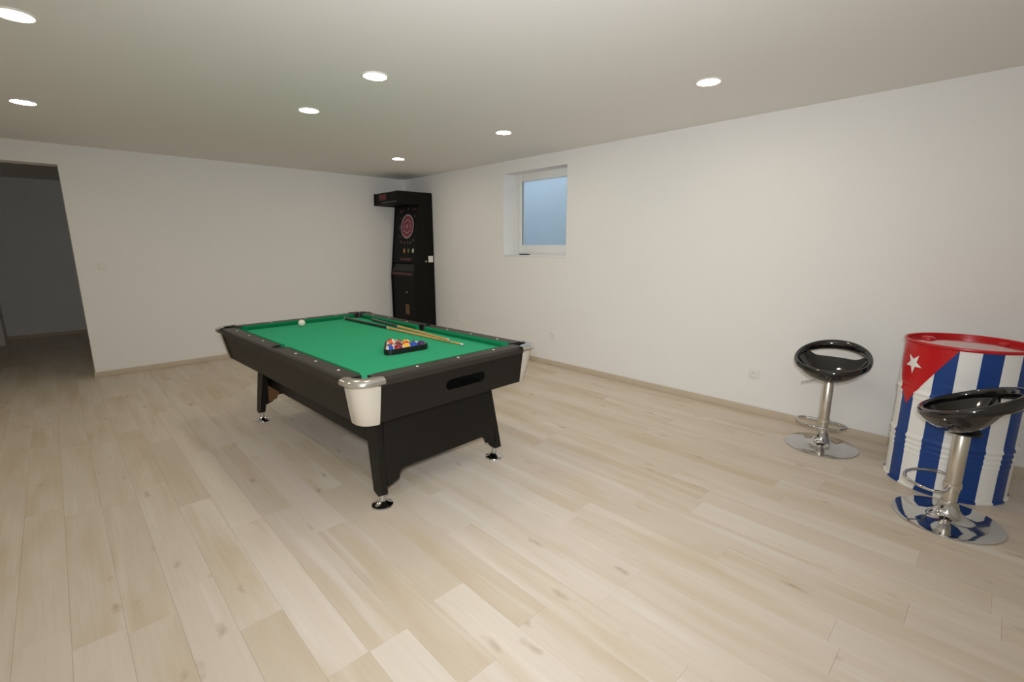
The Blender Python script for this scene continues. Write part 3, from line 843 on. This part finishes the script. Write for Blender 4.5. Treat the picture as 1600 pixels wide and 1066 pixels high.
# ------------------------------------------------------------------ bar stools
def make_stool(x, y, face, label, base_r=0.235):
    """local -y is the front of the seat, +y the back"""
    o = tag(empty('bar_stool', (x, y, 0), face), label, 'bar stool', 'black and chrome bar stools')
    lathe('base', [(0.0, 0.0), (base_r-0.004, 0.0), (base_r, 0.003), (base_r-0.001, 0.008), (base_r-0.012, 0.011), (0.17, 0.0145), (0.12, 0.020), (0.085, 0.029), (0.062, 0.044), (0.048, 0.066), (0.041, 0.092), (0.038, 0.112), (0.0, 0.112)], MT['chrome'], o, 72, smooth=50)
    lathe('collar', [(0.0, 0.108), (0.031, 0.108), (0.031, 0.165), (0.0, 0.165)], MT['brushed'], o, 32)
    lathe('pole', [(0.0, 0.163), (0.032, 0.163), (0.034, 0.168), (0.034, 0.494), (0.030, 0.500), (0.0, 0.500)], MT['brushed'], o, 32)
    # footrest loop to the front
    fz = 0.200; pts = []
    for i in range(33):
        t = -PI*0.5 + 2*PI*i/32*0.5
        pts.append((0.155*math.sin(t), -0.045-0.155*math.cos(t), fz))
    pts = [(-0.030, -0.012, fz), (-0.090, -0.018, fz), (-0.135, -0.028, fz)] + pts[1:-1] + [(0.135, -0.028, fz), (0.090, -0.018, fz), (0.030, -0.012, fz)]
    fr = tube('footrest', pts, 0.0085, MT['chrome'], o, 10)
    lathe('clamp_ring', [(0.035, 0.188), (0.039, 0.190), (0.039, 0.212), (0.035, 0.214)], MT['brushed'], fr, 32, cap=False)
    lathe('mount_plate', [(0.0, 0.498), (0.075, 0.502), (0.075, 0.510), (0.0, 0.520)], MT['black'], o, 28)
    # lever
    tube('height_lever', [(-0.03, 0.0, 0.497), (-0.08, -0.005, 0.492), (-0.155, -0.012, 0.462), (-0.170, -0.014, 0.458)], [0.005, 0.005, 0.005, 0.007], MT['chrome'], o, 8)
    a_, bf, bb = 0.222, 0.182, 0.200
    def rim(t):
        s, c = math.sin(t), math.cos(t)
        yy = (bb if s > 0 else bf)*s
        z = 0.656 + 0.076*s + (0.004*s*s if s > 0 else 0.014*s*s)
        return Vector((a_*c, yy, z))
    # ring that forms the rim and the low back
    n = 72
    ring_pts = [rim(2*PI*i/n) for i in range(n)]
    bm = bmesh.new(); rings = []
    for i in range(n):
        t = 2*PI*i/n; s = math.sin(t)
        P = ring_pts[i]; T = (ring_pts[(i+1) % n]-ring_pts[i-1]).normalized()
        outw = Vector((P.x, P.y, 0)).normalized(); upl = T.cross(outw).normalized()
        if upl.z < 0: upl = -upl
        outw = upl.cross(T).normalized()
        if outw.dot(Vector((P.x, P.y, 0))) < 0: outw = -outw
        k = max(0.0, s)
        wd, ht = 0.015+0.005*k, 0.019+0.011*max(0.0, 0.5+0.5*s)+0.006*k
        rings.append([bm.verts.new(P + outw*(wd*math.cos(2*PI*j/12)) + upl*(ht*math.sin(2*PI*j/12))) for j in range(12)])
    for i in range(n):
        A_, B_ = rings[i], rings[(i+1) % n]
        for j in range(12): bm.faces.new((A_[j], A_[(j+1) % 12], B_[(j+1) % 12], B_[j]))
    finish('rim_ring', bm, MT['gloss_black'], o, 180)
    # moulded pan, open behind its own low lip
    bm = bmesh.new(); nv = 14; rows = []
    c0 = Vector((0, -0.045, 0.518)); yb_ = 0.088
    for i in range(n):
        t = 2*PI*i/n; P = rim(t); d = P-c0
        vmax = 1.0
        if P.y > yb_: vmax = (yb_ + 0.035*(1-(P.x/a_)**2) - c0.y)/(P.y-c0.y); vmax = min(1.0, vmax)
        col = []
        kb = min(1.0, max(0.0, (1-vmax)/0.22)); kb = kb*kb*(3-2*kb)
        ze = (P.z-0.004)*(1-kb) + 0.656*kb
        for j in range(1, nv+1):
            f = j/nv; v_ = vmax*f
            z = c0.z + (ze-c0.z)*(f**2.4)
            col.append(bm.verts.new((c0.x+d.x*v_, c0.y+d.y*v_, z)))
        rows.append(col)
    ctr = bm.verts.new(c0)
    for i in range(n):
        A_, B_ = rows[i], rows[(i+1) % n]
        bm.faces.new((ctr, A_[0], B_[0]))
        for j in range(nv-1): bm.faces.new((A_[j], A_[j+1], B_[j+1], B_[j]))
    bmesh.ops.recalc_face_normals(bm, faces=bm.faces)
    bmesh.ops.solidify(bm, geom=list(bm.faces), thickness=0.016)
    finish('seat_pan', bm, MT['gloss_black'], o, 60)
    return o
make_stool(3.935, 0.789, R(-90), 'black and chrome bar stool standing alone against the long wall', 0.232)
make_stool(3.318, 0.047, R(180), 'black and chrome bar stool in front of the striped barrel', 0.234)

# ------------------------------------------------------------------ wall sockets, switch, pen
def socket(y, z, label):
    o = tag(empty('wall_socket', (XR, y, z)), label, 'wall socket', 'white wall sockets')
    box('plate', (-0.009, -0.041, -0.041), (0, 0.041, 0.041), MT['white'], o, 0.004)
    bm = bmesh.new(); bm_lathe(bm, [(0.0, 0.0), (0.017, 0.0), (0.020, 0.008), (0.024, 0.009)], 24, cap=False)
    w_ = finish('well_insert', bm, MT['white'], o, 40); w_.matrix_local = Matrix.Translation((-0.0096, 0, 0)) @ Matrix.Rotation(-PI/2, 4, 'Y') @ Matrix.Translation((0, 0, -0.001))
    for dy in (-0.0095, 0.0095):
        h = lathe('contact_hole', [(0, 0.0008), (0.0028, 0.0006)], MT['dark_hole'], o, 10, cap=False)
        h.matrix_local = Matrix.Translation((-0.0105, dy, 0)) @ Matrix.Rotation(-PI/2, 4, 'Y')
socket(3.760, 0.382, 'white wall socket low on the long wall just right of the pool table')
socket(1.422, 0.357, 'white wall socket low on the long wall left of the far bar stool')
socket(5.640, 0.381, 'white wall socket low on the long wall just right of the dart machine')
sw = tag(empty('light_switch', (0.398, YB, 1.246)), 'white light switch on the end wall beside the passage', 'light switch')
box('plate', (-0.041, -0.008, -0.041), (0.041, 0, 0.041), MT['white'], sw, 0.003)
bm = bmesh.new()
vv = [bm.verts.new(c) for c in ((-0.028, -0.008, -0.028), (0.028, -0.008, -0.028), (0.028, -0.008, 0.028), (-0.028, -0.008, 0.028), (-0.028, -0.0095, -0.028), (0.028, -0.0095, -0.028), (0.028, -0.0150, 0.028), (-0.028, -0.0150, 0.028))]
for f in ((0, 1, 2, 3), (4, 5, 6, 7), (0, 1, 5, 4), (1, 2, 6, 5), (2, 3, 7, 6), (3, 0, 4, 7)): bm.faces.new([vv[i] for i in f])
finish('rocker', bm, MT['white'], sw)
pen = tag(empty('marker_pen', (XR+0.085, 4.330, WZ0+0.0225), R(97)), 'dark blue marker pen lying on the window sill', 'marker pen')
tube('barrel', [(-0.05, 0, 0), (0.0, 0, 0), (0.05, 0, 0)], 0.0085, MT['pen_blue'], pen, 12)
tube('cap', [(0.05, 0, 0), (0.075, 0, 0), (0.09, 0, 0)], [0.0088, 0.0088, 0.006], MT['pen_blue'], pen, 12)
tube('tail', [(-0.05, 0, 0), (-0.078, 0, 0), (-0.083, 0, 0)], [0.006, 0.006, 0.004], MT['black'], pen, 12)
